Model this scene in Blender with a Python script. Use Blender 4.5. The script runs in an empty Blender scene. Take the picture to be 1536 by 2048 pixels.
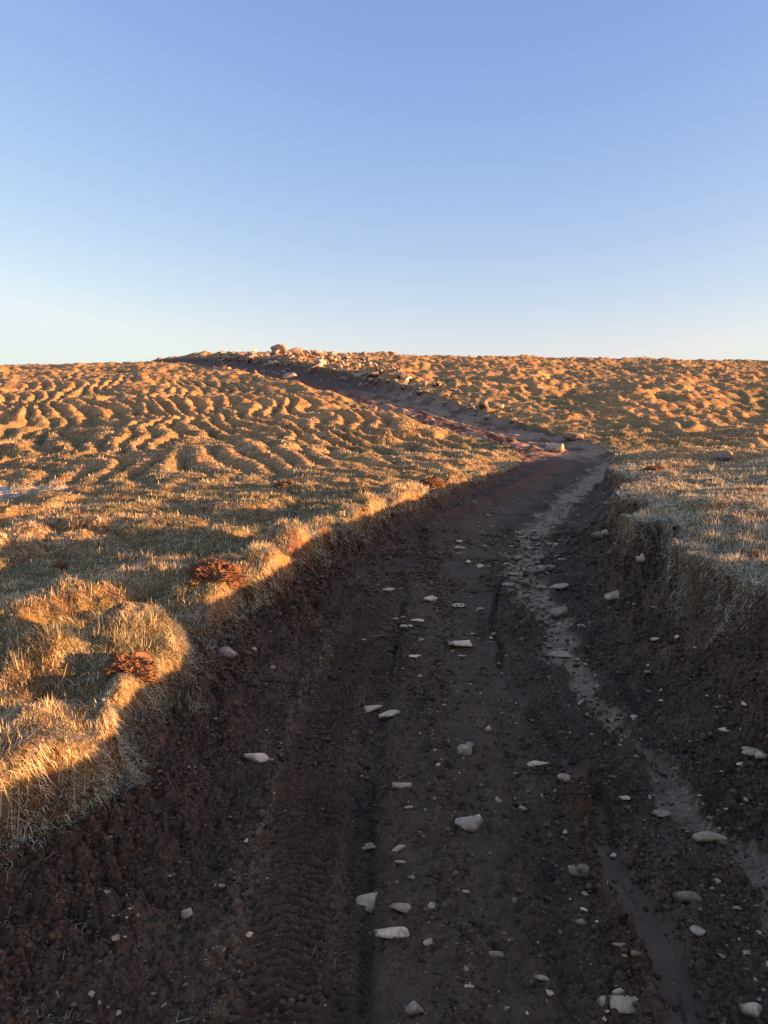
import bpy, bmesh, math, random
import numpy as np
from mathutils import Vector, noise as mnoise

# ------------------------------------------------------------------ camera, sky, sun
sc = bpy.context.scene
COL = sc.collection
EYE = 1.6                                   # eye height over the track
F = 1538.0                                  # focal length in photo pixels (photo 1536 x 2048)
PITCH = math.radians(6.5)
cam = bpy.data.cameras.new('camera')
cam.sensor_fit = 'VERTICAL'; cam.sensor_height = 24.0; cam.lens = 12.0 * F / 1024.0
cam.clip_start = 0.05; cam.clip_end = 6000
cam_ob = bpy.data.objects.new('camera', cam); COL.objects.link(cam_ob)
cam_ob.location = (0, 0, EYE); cam_ob.rotation_euler = (math.pi / 2 - PITCH, 0, 0)
sc.camera = cam_ob

SUN_EL, SUN_AZ = math.radians(5.2), math.radians(101)     # azimuth clockwise from +Y (view direction)
SUN_STRENGTH = 5.0
world = bpy.data.worlds.new('World'); sc.world = world; world.use_nodes = True
nt = world.node_tree; bg = nt.nodes['Background']; bg.inputs[1].default_value = 0.05
sky = nt.nodes.new('ShaderNodeTexSky'); sky.sky_type = 'NISHITA'; sky.sun_disc = False
sky.sun_elevation = SUN_EL; sky.sun_rotation = SUN_AZ
sky.air_density = 1.0; sky.dust_density = 1.2; sky.ozone_density = 1.0; sky.altitude = 300
sep = nt.nodes.new('ShaderNodeSeparateColor'); com = nt.nodes.new('ShaderNodeCombineColor')
nt.links.new(sky.outputs[0], sep.inputs[0])
SKY_GRADE = ((1.03, 1.79, .70, 2.25, 4.0), (0.90, 1.825, .92, 2.72, 5.0), (0.42, 3.28, .5, 9, 99))      # white balance and contrast of the phone's exposure
tcw = nt.nodes.new('ShaderNodeTexCoord'); szw = nt.nodes.new('ShaderNodeSeparateXYZ'); nt.links.new(tcw.outputs['Generated'], szw.inputs[0])
pale = nt.nodes.new('ShaderNodeMath'); pale.operation = 'MULTIPLY_ADD'; pale.inputs[1].default_value = -6.5; pale.inputs[2].default_value = 2.15
nt.links.new(szw.outputs[2], pale.inputs[0])                # the air low over the horizon stays pale blue
for k, (p, g, lo, hi, glow) in enumerate(SKY_GRADE):
    a = nt.nodes.new('ShaderNodeMath'); a.operation = 'POWER'; a.inputs[1].default_value = p
    b = nt.nodes.new('ShaderNodeMath'); b.operation = 'MULTIPLY'; b.inputs[1].default_value = g
    f = nt.nodes.new('ShaderNodeMath'); f.operation = 'MAXIMUM'; f.inputs[1].default_value = lo
    if k == 2: nt.links.new(pale.outputs[0], f.inputs[1])
    h = nt.nodes.new('ShaderNodeMath'); h.operation = 'MINIMUM'; h.inputs[1].default_value = hi
    d1 = nt.nodes.new('ShaderNodeMath'); d1.operation = 'SUBTRACT'; d1.inputs[1].default_value = glow
    d2 = nt.nodes.new('ShaderNodeMath'); d2.operation = 'MAXIMUM'; d2.inputs[1].default_value = 0.0
    ad = nt.nodes.new('ShaderNodeMath'); ad.operation = 'ADD'
    nt.links.new(sep.outputs[k], f.inputs[0]); nt.links.new(f.outputs[0], h.inputs[0]); nt.links.new(f.outputs[0], d1.inputs[0]); nt.links.new(d1.outputs[0], d2.inputs[0])
    nt.links.new(h.outputs[0], ad.inputs[0]); nt.links.new(d2.outputs[0], ad.inputs[1]); nt.links.new(ad.outputs[0], a.inputs[0]); nt.links.new(a.outputs[0], b.inputs[0]); nt.links.new(b.outputs[0], com.inputs[k])
nt.links.new(com.outputs[0], bg.inputs[0])

sl = bpy.data.lights.new('sun', 'SUN'); sl.energy = SUN_STRENGTH; sl.angle = math.radians(0.5); sl.color = (1.0, 0.525, 0.235)
sun = bpy.data.objects.new('sun', sl); COL.objects.link(sun)
SUNV = Vector((math.sin(SUN_AZ) * math.cos(SUN_EL), math.cos(SUN_AZ) * math.cos(SUN_EL), math.sin(SUN_EL)))
sun.rotation_euler = SUNV.to_track_quat('Z', 'Y').to_euler()

sc.view_settings.view_transform = 'Standard'; sc.view_settings.look = 'None'
sc.view_settings.exposure = 2.0; sc.view_settings.gamma = 1.0
sc.render.engine = 'CYCLES'
sc.cycles.use_denoising = False; sc.cycles.use_adaptive_sampling = False
sc.cycles.max_bounces = 5; sc.cycles.diffuse_bounces = 3; sc.cycles.glossy_bounces = 2; sc.cycles.transmission_bounces = 3

# ------------------------------------------------------------------ noise
def _tables(seed):
    r = np.random.RandomState(seed)
    p = r.permutation(256).astype(np.int32)
    a = r.rand(256) * 2 * np.pi
    return np.concatenate([p, p]), np.cos(a).astype(np.float32), np.sin(a).astype(np.float32), r.rand(256).astype(np.float32), r.rand(256).astype(np.float32)
_T = {}
def tab(seed):
    if seed not in _T: _T[seed] = _tables(seed)
    return _T[seed]
def perlin(x, y, seed=0):
    P, gx, gy, _, _ = tab(seed)
    xi = np.floor(x); yi = np.floor(y)
    fx = (x - xi).astype(np.float32); fy = (y - yi).astype(np.float32)
    xi = xi.astype(np.int32) & 255; yi = yi.astype(np.int32) & 255
    x1 = (xi + 1) & 255; y1 = (yi + 1) & 255
    u = fx * fx * fx * (fx * (fx * 6 - 15) + 10); v = fy * fy * fy * (fy * (fy * 6 - 15) + 10)
    def g(a, b, dx, dy):
        h = P[P[a] + b]
        return gx[h] * dx + gy[h] * dy
    n0 = g(xi, yi, fx, fy); n1 = g(x1, yi, fx - 1, fy)
    n2 = g(xi, y1, fx, fy - 1); n3 = g(x1, y1, fx - 1, fy - 1)
    a = n0 + u * (n1 - n0); b = n2 + u * (n3 - n2)
    return (a + v * (b - a)) * 1.45
def fbm(x, y, seed=0, octv=3, gain=0.5):
    s = 0; a = 1.0; f = 1.0
    for k in range(octv):
        s = s + a * perlin(x * f + 17.3 * k, y * f - 9.1 * k, seed + k); a *= gain; f *= 2.03
    return s
def worley(x, y, seed=0, jit=0.9):
    P, _, _, rx, ry = tab(seed)
    xi = np.floor(x).astype(np.int32); yi = np.floor(y).astype(np.int32)
    f1 = np.full(x.shape, 9.0, np.float32); f2 = f1.copy(); idv = np.zeros(x.shape, np.float32)
    for dx in (-1, 0, 1):
        for dy in (-1, 0, 1):
            cx = xi + dx; cy = yi + dy
            h = P[P[cx & 255] + (cy & 255)]
            px = cx + 0.5 + jit * (rx[h] - 0.5); py = cy + 0.5 + jit * (ry[h] - 0.5)
            d = np.sqrt((x - px) ** 2 + (y - py) ** 2).astype(np.float32)
            near = d < f1
            f2 = np.where(near, f1, np.minimum(f2, d)); idv = np.where(near, ry[(h * 7 + 3) & 255], idv); f1 = np.where(near, d, f1)
    return f1, f2, idv
def cells(x, y, seed, jit=.9):
    """offset from the nearest cell centre and two random numbers of that cell"""
    P, _, _, rx, ry = tab(seed)
    xi = np.floor(x).astype(np.int32); yi = np.floor(y).astype(np.int32)
    best = np.full(x.shape, 9.0); ox = np.zeros(x.shape); oy = np.zeros(x.shape); a = np.zeros(x.shape); b = np.zeros(x.shape)
    for dx in (-1, 0, 1):
        for dy in (-1, 0, 1):
            cx = xi + dx; cy = yi + dy; h = P[P[cx & 255] + (cy & 255)]
            ex = x - (cx + .5 + jit * (rx[h] - .5)); ey = y - (cy + .5 + jit * (ry[h] - .5)); d = ex * ex + ey * ey
            n = d < best
            best = np.where(n, d, best); ox = np.where(n, ex, ox); oy = np.where(n, ey, oy); a = np.where(n, rx[(h * 5 + 1) & 255], a); b = np.where(n, ry[(h * 11 + 3) & 255], b)
    return ox, oy, a, b
def ss(a, b, x):
    t = np.clip((x - a) / (b - a), 0, 1)
    return t * t * (3 - 2 * t)

# ------------------------------------------------------------------ large shape of the land
cp, sp = math.cos(PITCH), math.sin(PITCH)
def ray(px, py):
    px = np.asarray(px, float); py = np.asarray(py, float)
    r = (px - 768) / F; u = (1024 - py) / F
    return r, cp + u * sp, -sp + u * cp
SLOPE0 = 0.039
def on_plane(px, py, h=0.0):
    """ground plan point (x, y) of a photo pixel on the near slope raised by h"""
    dx, dy, dz = ray(px, py)
    t = (h - EYE) / (dz - SLOPE0 * dy)
    return dx * t, dy * t
_yy = np.concatenate([np.linspace(-400, 400, 8001), np.linspace(401, 4000, 3600)])
_s = np.interp(_yy, [-400, -60, -20, 15, 20, 27, 40, 55, 75, 95, 108, 140, 250, 420, 4000],
               [0, 0, SLOPE0, SLOPE0, .07, .128, .124, .105, .09, .066, 0.0, -.05, -.06, 0, 0])
_z = np.concatenate([[0], np.cumsum((_s[1:] + _s[:-1]) / 2 * np.diff(_yy))]); _z -= np.interp(0, _yy, _z)
def profile(y): return np.interp(y, _yy, _z)
_m = (_yy > 40) & (_yy < 200)
_e0 = ((_z[_m] - EYE) / _yy[_m]).max()
_CR = np.array([(-1600, 740), (-800, 732), (0, 727), (230, 721), (350, 715), (480, 709), (580, 707), (700, 709), (850, 715), (1100, 721), (1536, 726), (2400, 732), (3200, 740)], float)
_CR[:, 1] += 10
_ca = (_CR[:, 0] - 768) / F
_cd = ray(_CR[:, 0], _CR[:, 1]); _ce = _cd[2] / _cd[1]

# centre of the track as x(y); it winds but always leads away
_c = [on_plane(a, b) for a, b in ((1000, 2040), (1000, 1500), (930, 1200), (960, 1080), (1035, 1000), (1120, 950))]
_c = [(float(a), float(b)) for a, b in _c] + [(4.35, 18.2), (4.65, 20.5), (4.4, 22.5), (3.6, 25), (2.4, 28.2), (0.55, 34.5), (-3.6, 46), (-10.2, 60), (-19, 76), (-30, 95), (-40, 120)]
_c = [(0.1, -30), (0.2, -3)] + _c
_cx = np.array([p[0] for p in _c]); _cy = np.array([p[1] for p in _c])
_ty = np.linspace(-30, 120, 1501); _tx = np.interp(_ty, _cy, _cx)
_k = np.exp(-np.linspace(-2, 2, 21) ** 2); _k /= _k.sum()
_txp = np.pad(_tx, 10, mode='edge'); _tx = np.convolve(_txp, _k, 'valid')
_dx = np.gradient(_tx, _ty); _cos = 1 / np.sqrt(1 + _dx ** 2)
def track_u(x, y):
    return (x - np.interp(y, _ty, _tx)) * np.interp(y, _ty, _cos)
YK = [-5, 2, 3.5, 4.4, 5.6, 7.4, 9, 10.5, 12.3, 15.4, 18, 20, 24, 30, 40, 60, 90]
WL = np.array([.95, .95, 1.0, 1.05, .98, .92, .85, .85, .8, .8, .82, .95, 1.1, 1.2, 1.25, 1.2, 1.1])       # left foot
LL = np.array([2.1, 1.95, 1.62, 1.72, 1.45, 1.25, 1.15, 1.08, 1.0, .98, 1.02, 1.2, 1.35, 1.45, 1.5, 1.5, 1.4])   # left lip
HL = np.array([.31, .31, .31, .31, .31, .30, .28, .26, .23, .12, .06, .04, .04, .04, .04, .03, .02])
WR = np.array([1.0, 1.0, 1.0, .98, .98, .98, 1.0, .98, .92, .78, .82, .92, 1.05, 1.15, 1.2, 1.2, 1.1])
LR = np.array([1.55, 1.55, 1.5, 1.5, 1.48, 1.50, 1.52, 1.5, 1.38, 1.08, 1.1, 1.2, 1.5, 1.75, 2.0, 2.1, 2.0])
HR = np.array([.58, .58, .58, .58, .57, .54, .50, .46, .40, .28, .16, .10, .10, .18, .5, .7, .4])
def K(y, t): return np.interp(y, YK, t)

def curve_x(pts, h=0.0):
    q = sorted((float(on_plane(a, b, h)[1]), float(on_plane(a, b, h)[0])) for a, b in pts)
    return np.array([p[0] for p in q]), np.array([p[1] for p in q])
RILL = curve_x(((1000, 1165), (985, 1230), (998, 1290), (1010, 1340), (1045, 1400), (1090, 1460), (1145, 1530), (1190, 1590), (1208, 1640), (1232, 1720), (1265, 1790), (1312, 1860), (1345, 1930), (1375, 2000), (1392, 2048), (1450, 2300)))
SAND = curve_x(((1225, 930), (1150, 985), (1085, 1050), (1050, 1110), (1040, 1160), (1090, 1230), (1125, 1290), (1145, 1330), (1182, 1370), (1212, 1420), (1245, 1480), (1290, 1520), (1350, 1580), (1405, 1640), (1470, 1700), (1600, 1850)))
SAND_W = (np.array([1.5, 2.5, 3.2, 4.0, 4.8, 6, 8, 10, 14, 17]), np.array([.05, .06, .05, .06, .09, .16, .16, .18, .24, .30]))
BERM = curve_x(((1110, 938), (1060, 965), (990, 1003), (930, 1025), (870, 1050), (850, 1090)))
TREAD = curve_x(((540, 2040), (560, 1900), (600, 1700), (625, 1500), (690, 1350), (735, 1220), (795, 1110), (850, 1050)))
RUT = curve_x(((690, 2048), (712, 1850), (726, 1650), (740, 1450), (765, 1300), (800, 1200)))
RTREAD = curve_x(((1560, 1850), (1440, 1700), (1380, 1580), (1290, 1390), (1250, 1300)))
CRUMB = curve_x(((930, 2048), (905, 1750), (880, 1500), (868, 1400), (900, 1280)))
REDRIDGE = curve_x(((1170, 1600), (1205, 1700), (1245, 1800), (1290, 1890), (1330, 2000), (1345, 2060)))
SPILL = curve_x(((640, 1330), (592, 1420), (560, 1500), (540, 1600), (515, 1690), (455, 1900), (420, 2048)))
def off(c, x, y): return x - np.interp(y, c[0], c[1])

# turf mounds the photo shows one by one near the left lip: photo pixel, radius, height
MOUNDS = [(70, 1440, .26, .17), (150, 1490, .16, .13), (20, 1540, .14, .12), (105, 1290, .24, .19), (275, 1235, .26, .17), (60, 1185, .26, .14), (280, 1330, .17, .15), (225, 1400, .1, .14), (590, 1068, .36, .15), (535, 1110, .32, .13), (655, 1040, .32, .12), (440, 1150, .25, .08),
          (780, 998, .45, .13), (690, 1010, .35, .10), (210, 1055, .4, .11), (40, 1040, .4, .08), (430, 1050, .4, .07), (120, 1130, .16, .06), (320, 1010, .5, .09), (845, 975, .4, .12)]
MND = [(float(on_plane(a, b, .46)[0]), float(on_plane(a, b, .46)[1]), r, h) for a, b, r, h in MOUNDS]

def terrain(x, y):
    """height and surface masks of the land at plan points"""
    x = np.asarray(x, np.float64); y = np.asarray(y, np.float64)
    r = np.hypot(x, y)
    z = profile(y)
    az = x / np.maximum(y, 1.0)
    e = np.interp(az, _ca, _ce)
    z = z + (e - _e0) * 100 * ss(35, 98, y) * (1 - ss(150, 300, y))
    wob = perlin(x * 1.15, y * 1.15, 41) * .30 + perlin(x * 3.1, y * 3.1, 42) * .13 + perlin(x * 7, y * 7, 43) * .04
    inroad = ss(-30, -6, y) * (1 - ss(95, 118, y))
    u = track_u(x, y)
    left = u < 0
    au = np.abs(u)
    foot = np.where(left, K(y, WL), K(y, WR)); lip = np.where(left, K(y, LL) - .34 * np.exp(-((y - 2.72) / .27) ** 2), K(y, LR)); H = np.where(left, K(y, HL), K(y, HR)) * inroad
    lipw = lip + wob * np.clip(H * 2.2, .25, 1.0) * ss(.2, .6, H + .25)
    lipw = np.maximum(lipw, foot + .08)
    t = (au - foot) / (lipw - foot)
    tc = np.clip(t, 0, 1.2)
    lo = np.where(left, .74, .62)
    bank = H * (lo * np.clip(tc, 0, 1) ** 1.15 + (1 - lo) * ss(.80, 1.03, tc))
    turf = np.where(left, ss(.86, .97, t), ss(.95, 1.05, t))                              # 1 on the turf, 0 in the cut
    turf = np.where(inroad < .02, 1.0, turf)
    xr = np.clip(x - np.interp(y, _ty, _tx), -14, 14)
    z = z + bank + (.022 * (xr - np.clip(xr, -1.0, 1.0)) * (1 - ss(11, 21, y)) + .042 * np.minimum(np.maximum(xr, -6) + 1.2, 0) * (1 - ss(8, 15, y))) * ss(-60, -30, y)
    # --- hummocks of the moor
    dist_lip = np.clip(au - lipw, 0, 50)
    far = ss(10, 24, y)
    wx = x + fbm(x * .35, y * .35, 11, 2) * .9; wy = y + fbm(x * .35 + 40, y * .35, 13, 2) * .9
    f1, f2, idv = worley(wx / .82, wy / 1.0, 5)
    dome = np.clip(1 - (f1 / .78) ** 2, 0, 1) * (.55 + .7 * idv)
    f1n, f2n, idn = worley(wx / .78, wy / .80, 6)
    domen = np.clip(1 - (f1n / .75) ** 2, 0, 1) * (.45 + .8 * idn)
    nearw = 1 - ss(9, 19, y)
    dome = dome * (1 - nearw) + domen * nearw
    lw = ss(2.0, -2.5, x - np.interp(y, _ty, _tx) + 1.5) * ss(11, 17, y) * (1 - ss(40, 58, y))
    acr = x + .36 * y + fbm(x * .22, y * .16, 21, 2) * 1.5 + perlin(x * .75, y * .5, 23) * .16
    stripe = .5 + .5 * np.sin(2 * np.pi * acr / .80)
    blob = ss(-.45, .5, perlin(acr / 1.0, y / 1.3, 22) + .35 * perlin(x / .5, y / .8, 24))
    ridge = stripe ** .6 * (.82 + .18 * blob)
    acr2 = x + .9 * y * .5 + fbm(x * .3, y * .25, 25, 2) * 1.2
    stripe2 = (.5 + .5 * np.sin(2 * np.pi * acr2 / .78)) * (.4 + .6 * ss(-.4, .5, perlin(x / .7, y / 1.0, 26)))
    calm = .45 + .75 * ss(-.45, .4, fbm(x / 5, y / 7, 33, 2))
    a_dome = (.15 + .08 * far) * (1 - .3 * ss(55, 90, y)) * calm
    fade = ss(0.0, .9, dist_lip)
    fade = np.where(left, fade, fade * ss(.2, 3.2, dist_lip) ** (ss(16, 19, y) * (1 - ss(33, 40, y))))
    rw_ = far * (1 - lw) * (1 - left) * .6
    hum = (dome * a_dome * (1 - .92 * lw) * (1 - .55 * rw_) + ridge * .235 * lw * (.6 + .4 * calm) + stripe2 * .19 * rw_) * fade
    hum = hum + turf * fade * (fbm(x / 6, y / 6, 31, 2) * .12 * (1 + 2.0 * far))
    for mx, my, mr, mh in MND:
        hum = hum + turf * mh * np.exp(-((x - mx) ** 2 + (y - my) ** 2) / (mr * mr * .6))
    hum = hum + turf * left * .09 * np.exp(-((dist_lip - .14) / .2) ** 2) * (y < 14) * (.1 + 1.25 * ss(-.25, .4, perlin(x * 1.5, y * 1.5, 35)))
    tuft = (fbm(x / .42, y / .42, 51, 3) * .036 + fbm(x / .8, y / .9, 57, 2) * .05 * far * (1 - .6 * lw) + perlin(x / .11, y / .11, 54) * .020 * (r < 25) + perlin(x / .05, y / .05, 55) * .006 * (r < 9))
    tuft = tuft * (1 + 1.2 * ss(12, 30, r))
    z = z + turf * (hum + tuft)
    # --- the cut: loose peat, ruts, rill
    soil = 1 - turf
    onb = ss(0, .35, t)                                 # on the bank slope
    flat = soil * (1 - onb)
    rough = fbm(x / .5, y / .5, 61, 2) * .016 + fbm(x / .16, y / .16, 63, 2) * .0075
    w1, w2, wid = worley(x / .052, y / .052, 65)
    crumb = np.clip(1 - (w1 / .62) ** 2, 0, 1) * (wid > .45) * (r < 14)
    w3, w4, wid3 = worley(x / .019, y / .019, 66)
    fine = np.clip(1 - (w3 / .7) ** 2, 0, 1) * (wid3 > .35) * (r < 7)
    cover = .35 + .65 * ss(-.2, .5, fbm(x / .7, y / .7, 67, 2))
    sandd = off(SAND, x + perlin(x * 0 + .7, y * 1.7, 70) * .10 + perlin(x * 4, y * 4, 69) * .05, y); sw = 1.1 * np.interp(y, SAND_W[0], SAND_W[1]) * (1 + .5 * perlin(x * 2.2, y * 2.2, 71))
    sand = np.exp(-(sandd / np.maximum(sw, .02)) ** 2) * ss(1.6, 2.4, y) * (1 - ss(16.5, 19, y))
    sand = ss(.22, .90, sand * 1.0 + .50 * fbm(x / .16, y / .20, 72, 4)) * ss(.12, .3, sand)
    sand = np.clip(sand + .55 * ss(17, 20, y) * (1 - ss(36, 44, y)) * ss(-.3, .4, fbm(x / .6, y / 1.6, 75, 3) + .2 * (track_u(x, y) > -.1)), 0, 1)
    rd = off(RILL, x + perlin(x * 3, y * 3, 73) * .03, y)
    rw = (1 + .45 * perlin(x * 0 + 3.3, y * 2.6, 77) + .25 * perlin(x * 7, y * 7, 76)) * np.interp(y, [1.8, 2.3, 2.6, 2.95, 3.2, 3.6, 4.2, 5, 6.5], [.06, .066, .055, .032, .042, .028, .036, .028, .024])
    rill = np.exp(-(rd / rw) ** 4) * (1 - ss(6.2, 6.9, y))
    mudp = np.clip(ss(2.98, 2.8, y) + ss(3.08, 3.18, y) * ss(3.45, 3.3, y) + ss(3.9, 4.0, y) * ss(4.6, 4.4, y) + .35, 0, 1)
    mud = ss(.30, .9, np.exp(-(rd / (rw * 1.35)) ** 2) * (1 - ss(6.2, 6.9, y)) * mudp + (.30 * fbm(x * 8, y * 8, 78, 3) - .1 + .22 * perlin(x * 2.5, y * 2.5, 80)) * np.exp(-(rd / (rw * 2.2)) ** 2))
    # smooth wet film beside the rill and between the ruts
    worn = np.exp(-((u + .12) / .34) ** 4) * ss(.9, .2, crumb * 0) * ss(-.6, .2, fbm(x / .35, y / 1.4, 74, 2) + .2)
    td = off(TREAD, x, y); rt = off(RUT, x, y); qd = off(RTREAD, x, y)
    inT = np.exp(-(td / .125) ** 6) * (1 - ss(5.6, 8.5, y)); inR = np.exp(-(rt / .055) ** 6) * (1 - ss(4.3, 5.0, y)); inQ = np.exp(-(qd / .13) ** 6) * ss(2.2, 2.6, y) * (1 - ss(3.9, 4.8, y))
    ph = y + perlin(x * 2, y * 2, 81) * .012
    def bars(p, d, per, ch): return ss(.25, .75, .5 + .5 * np.sin(2 * np.pi * (p + ch * np.abs(d)) / per))
    tr = inT * bars(ph, td, .034, .35) * .033 + inQ * bars(ph, qd, .036, -.3) * .022 + inR * bars(ph, rt, .026, .3) * .015
    tr = tr * (.45 + .55 * ss(-.4, .3, fbm(x / .3, y / .3, 83, 2)))
    dep = -.024 * inT - .045 * inR - .02 * inQ
    gro = -.050 * np.exp(-((rt - .062 + .035 * perlin(x * 0 + 4.4, y * 1.6, 94)) / (.026 + .014 * perlin(x * 0 + 8.8, y * 1.3, 98))) ** 2) * (1 - ss(5.6, 6.6, y)) * (.35 + .65 * ss(-.3, .3, perlin(x * 0 + 5.5, y * 1.9, 99))) - .03 * np.exp(-((rt - .62 + .05 * perlin(x * 0 + 2.2, y * 1.1, 96)) / .05) ** 2) * (1 - ss(5, 8, y)) - .035 * np.exp(-((sandd - .2 - .05 * perlin(x * 0 + 6.1, y * 1.5, 97)) / .03) ** 2) * ss(2.2, 2.8, y) * (1 - ss(4.6, 6, y)) - .02 * np.exp(-((rt - .12) / .02) ** 2) * ss(4.0, 4.3, y) * (1 - ss(4.6, 5.0, y))
    cl = np.exp(-(off(CRUMB, x, y) / .05) ** 2) * (1 - ss(4.6, 5.4, y))
    rdg = np.exp(-(off(REDRIDGE, x, y) / .07) ** 2) * (1 - ss(2.9, 3.25, y)) * (1 - np.clip(rill * 1.4, 0, 1))
    spill = np.exp(-(off(SPILL, x, y) / (.03 + .05 * ss(3, 2, y))) ** 2) * (1 - ss(4.4, 5.2, y))
    berm = np.exp(-(off(BERM, x, y) / .13) ** 2) * ss(8.2, 9.5, y) * (1 - ss(15.5, 18, y))
    red2 = np.exp(-((u + .70) / .42) ** 2) * ss(17.5, 20, y) * (1 - ss(46, 60, y))      # reddish spoil along the upper arm
    upr = ss(19, 23, y)
    ruts2 = upr * (np.exp(-((u + .25) / .12) ** 2) * -.06 + np.exp(-((u - .42) / .13) ** 2) * -.06)
    crk = np.exp(-((y - (6.35 - (x - .3) * .22 + perlin(x * 5, y * 0 + 1.5, 85) * .05)) / .035) ** 2) * ss(.28, .38, x) * ss(1.12, 1.0, x)
    film = np.clip(worn * .6 + inT * .3 + inR * .2 + rill + sand * .5, 0, 1)
    w5, w6, wid5 = worley(x / .13, y / .13, 68)
    big = np.clip(1 - (w5 / .55) ** 2, 0, 1) * (wid5 > .72) * (r < 16)
    det = rough * 1.7 * (1 - .45 * film) * (1 + .8 * onb) + (big * .042 * cover + crumb * .034 * cover + fine * .013) * (1 - .8 * np.clip(worn * .7 + rill * 1.1 + inT * .45 + inR * .5 + sand * .7, 0, 1)) * (1 + .6 * onb)
    det = det + cl * (crumb * .02 + .008) + rdg * (.02 + crumb * .045 + fbm(x / .09, y / .09, 87, 2) * .016) + spill * (crumb * .02 + .006)
    det = det + tr + dep + gro + berm * (.10 + fbm(x / .3, y / .3, 88, 2) * .03) + ruts2 - .05 * crk - rill * .05 - mud * .014 * np.exp(-((rd - .012 - perlin(y * 7, y * 0 + .5, 79) * .022) / .003) ** 2) * ss(3.3, 2.9, y) * ss(-.1, .2, perlin(x * 0 + 9.1, y * 3, 82)) - sand * .034
    det = det + upr * soil * (perlin(u * 3.2, y * .12, 92) * .07 + perlin(u * 7, y * .3, 93) * .03) * (1 - ss(48, 60, y))
    det = det + red2 * (.07 + fbm(x / .5, y / .5, 89, 3) * .07) + soil * upr * fbm(x / .35, y / .9, 90, 2) * .035
    det = det + onb * soil * fbm(x / .22, y / .22, 91, 3) * .03
    z = z + soil * det * inroad
    soil = soil * ss(0, .02, inroad)
    cut = (inroad > .02) & (t < 1.0)
    kind = np.zeros(x.shape, np.int8)                   # 0 moor, 1 track, 2 bank, 3 rill
    kind[cut & (t >= .12) & (H > .1)] = 2
    kind[cut & ((t < .12) | (H <= .1))] = 1
    kind[cut & (t < .12) & (rill * (1 - ss(5.8, 6.3, y)) > .5)] = 3
    torn = ss(.48, .85, fbm(x / .45, y / .45, 173, 3) + .55 * np.exp(-((t - .88) / .22) ** 2)) * left * (y < 13) * (H > .1) * ss(.5, .7, t) * ss(1.35, 1.1, t)
    # turf creeping down the banks
    gb = ss(.1, .5, fbm(x / .35, y / .35, 95, 3) + np.where(left, -.30, -.22) + (t - .62) * 1.3) * ss(.15, .55, t) * soil
    turfv = turf * (1 - torn)
    return dict(z=z, torn=torn, turfv=turfv, turf=turf, soil=soil, sand=sand * soil, mud=mud * soil, rill=rill * soil, red=np.clip(rdg * .8 + red2 * .9 + inT * .22 + berm * .5 + .10 * onb * left, 0, 1) * soil + torn,
                frost=ss(.25, .75, 1.3 * fbm(x / .35, y / .22, 171, 3) * np.exp(-(((x + 5.9) / 1.1) ** 2 + ((y - 12.4) / 1.1) ** 2)) + 1.15 * np.exp(-(((x + 5.9) / .95) ** 2 + ((y - 12.4) / .9) ** 2)) - .3) * turf,
                pale=np.clip(spill * .6 + sand * .4, 0, 1) * soil, worn=np.clip(worn * .7 + inT * .3 + .5 * upr, 0, 1) * soil, onb=onb * soil, t=t, u=u, kind=kind, gb=gb, hum=hum, lw=lw, crumb=crumb, H=H,
                berm=berm * soil, dome=dome)

def land(px, py, lift=0.0):
    """points of the land seen at photo pixels (first crossing of each sight line)"""
    px = np.atleast_1d(np.asarray(px, float)); py = np.atleast_1d(np.asarray(py, float))
    dx, dy, dz = ray(px, py)
    s = np.concatenate([np.geomspace(1.2, 130, 1500)])
    X = dx[:, None] * s; Y = dy[:, None] * s; Z = EYE + dz[:, None] * s
    out = np.zeros((len(px), 3))
    tz = terrain(X, Y)['z']
    hit = tz > Z
    for i in range(len(px)):
        k = int(np.argmax(hit[i])) if hit[i].any() else len(s) - 1
        if k > 0:
            a = Z[i, k - 1] - tz[i, k - 1]; b = tz[i, k] - Z[i, k]
            w = a / max(a + b, 1e-6); sv = s[k - 1] + (s[k] - s[k - 1]) * w
        else: sv = s[0]
        out[i] = (dx[i] * sv, dy[i] * sv, EYE + dz[i] * sv)
    return out

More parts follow.
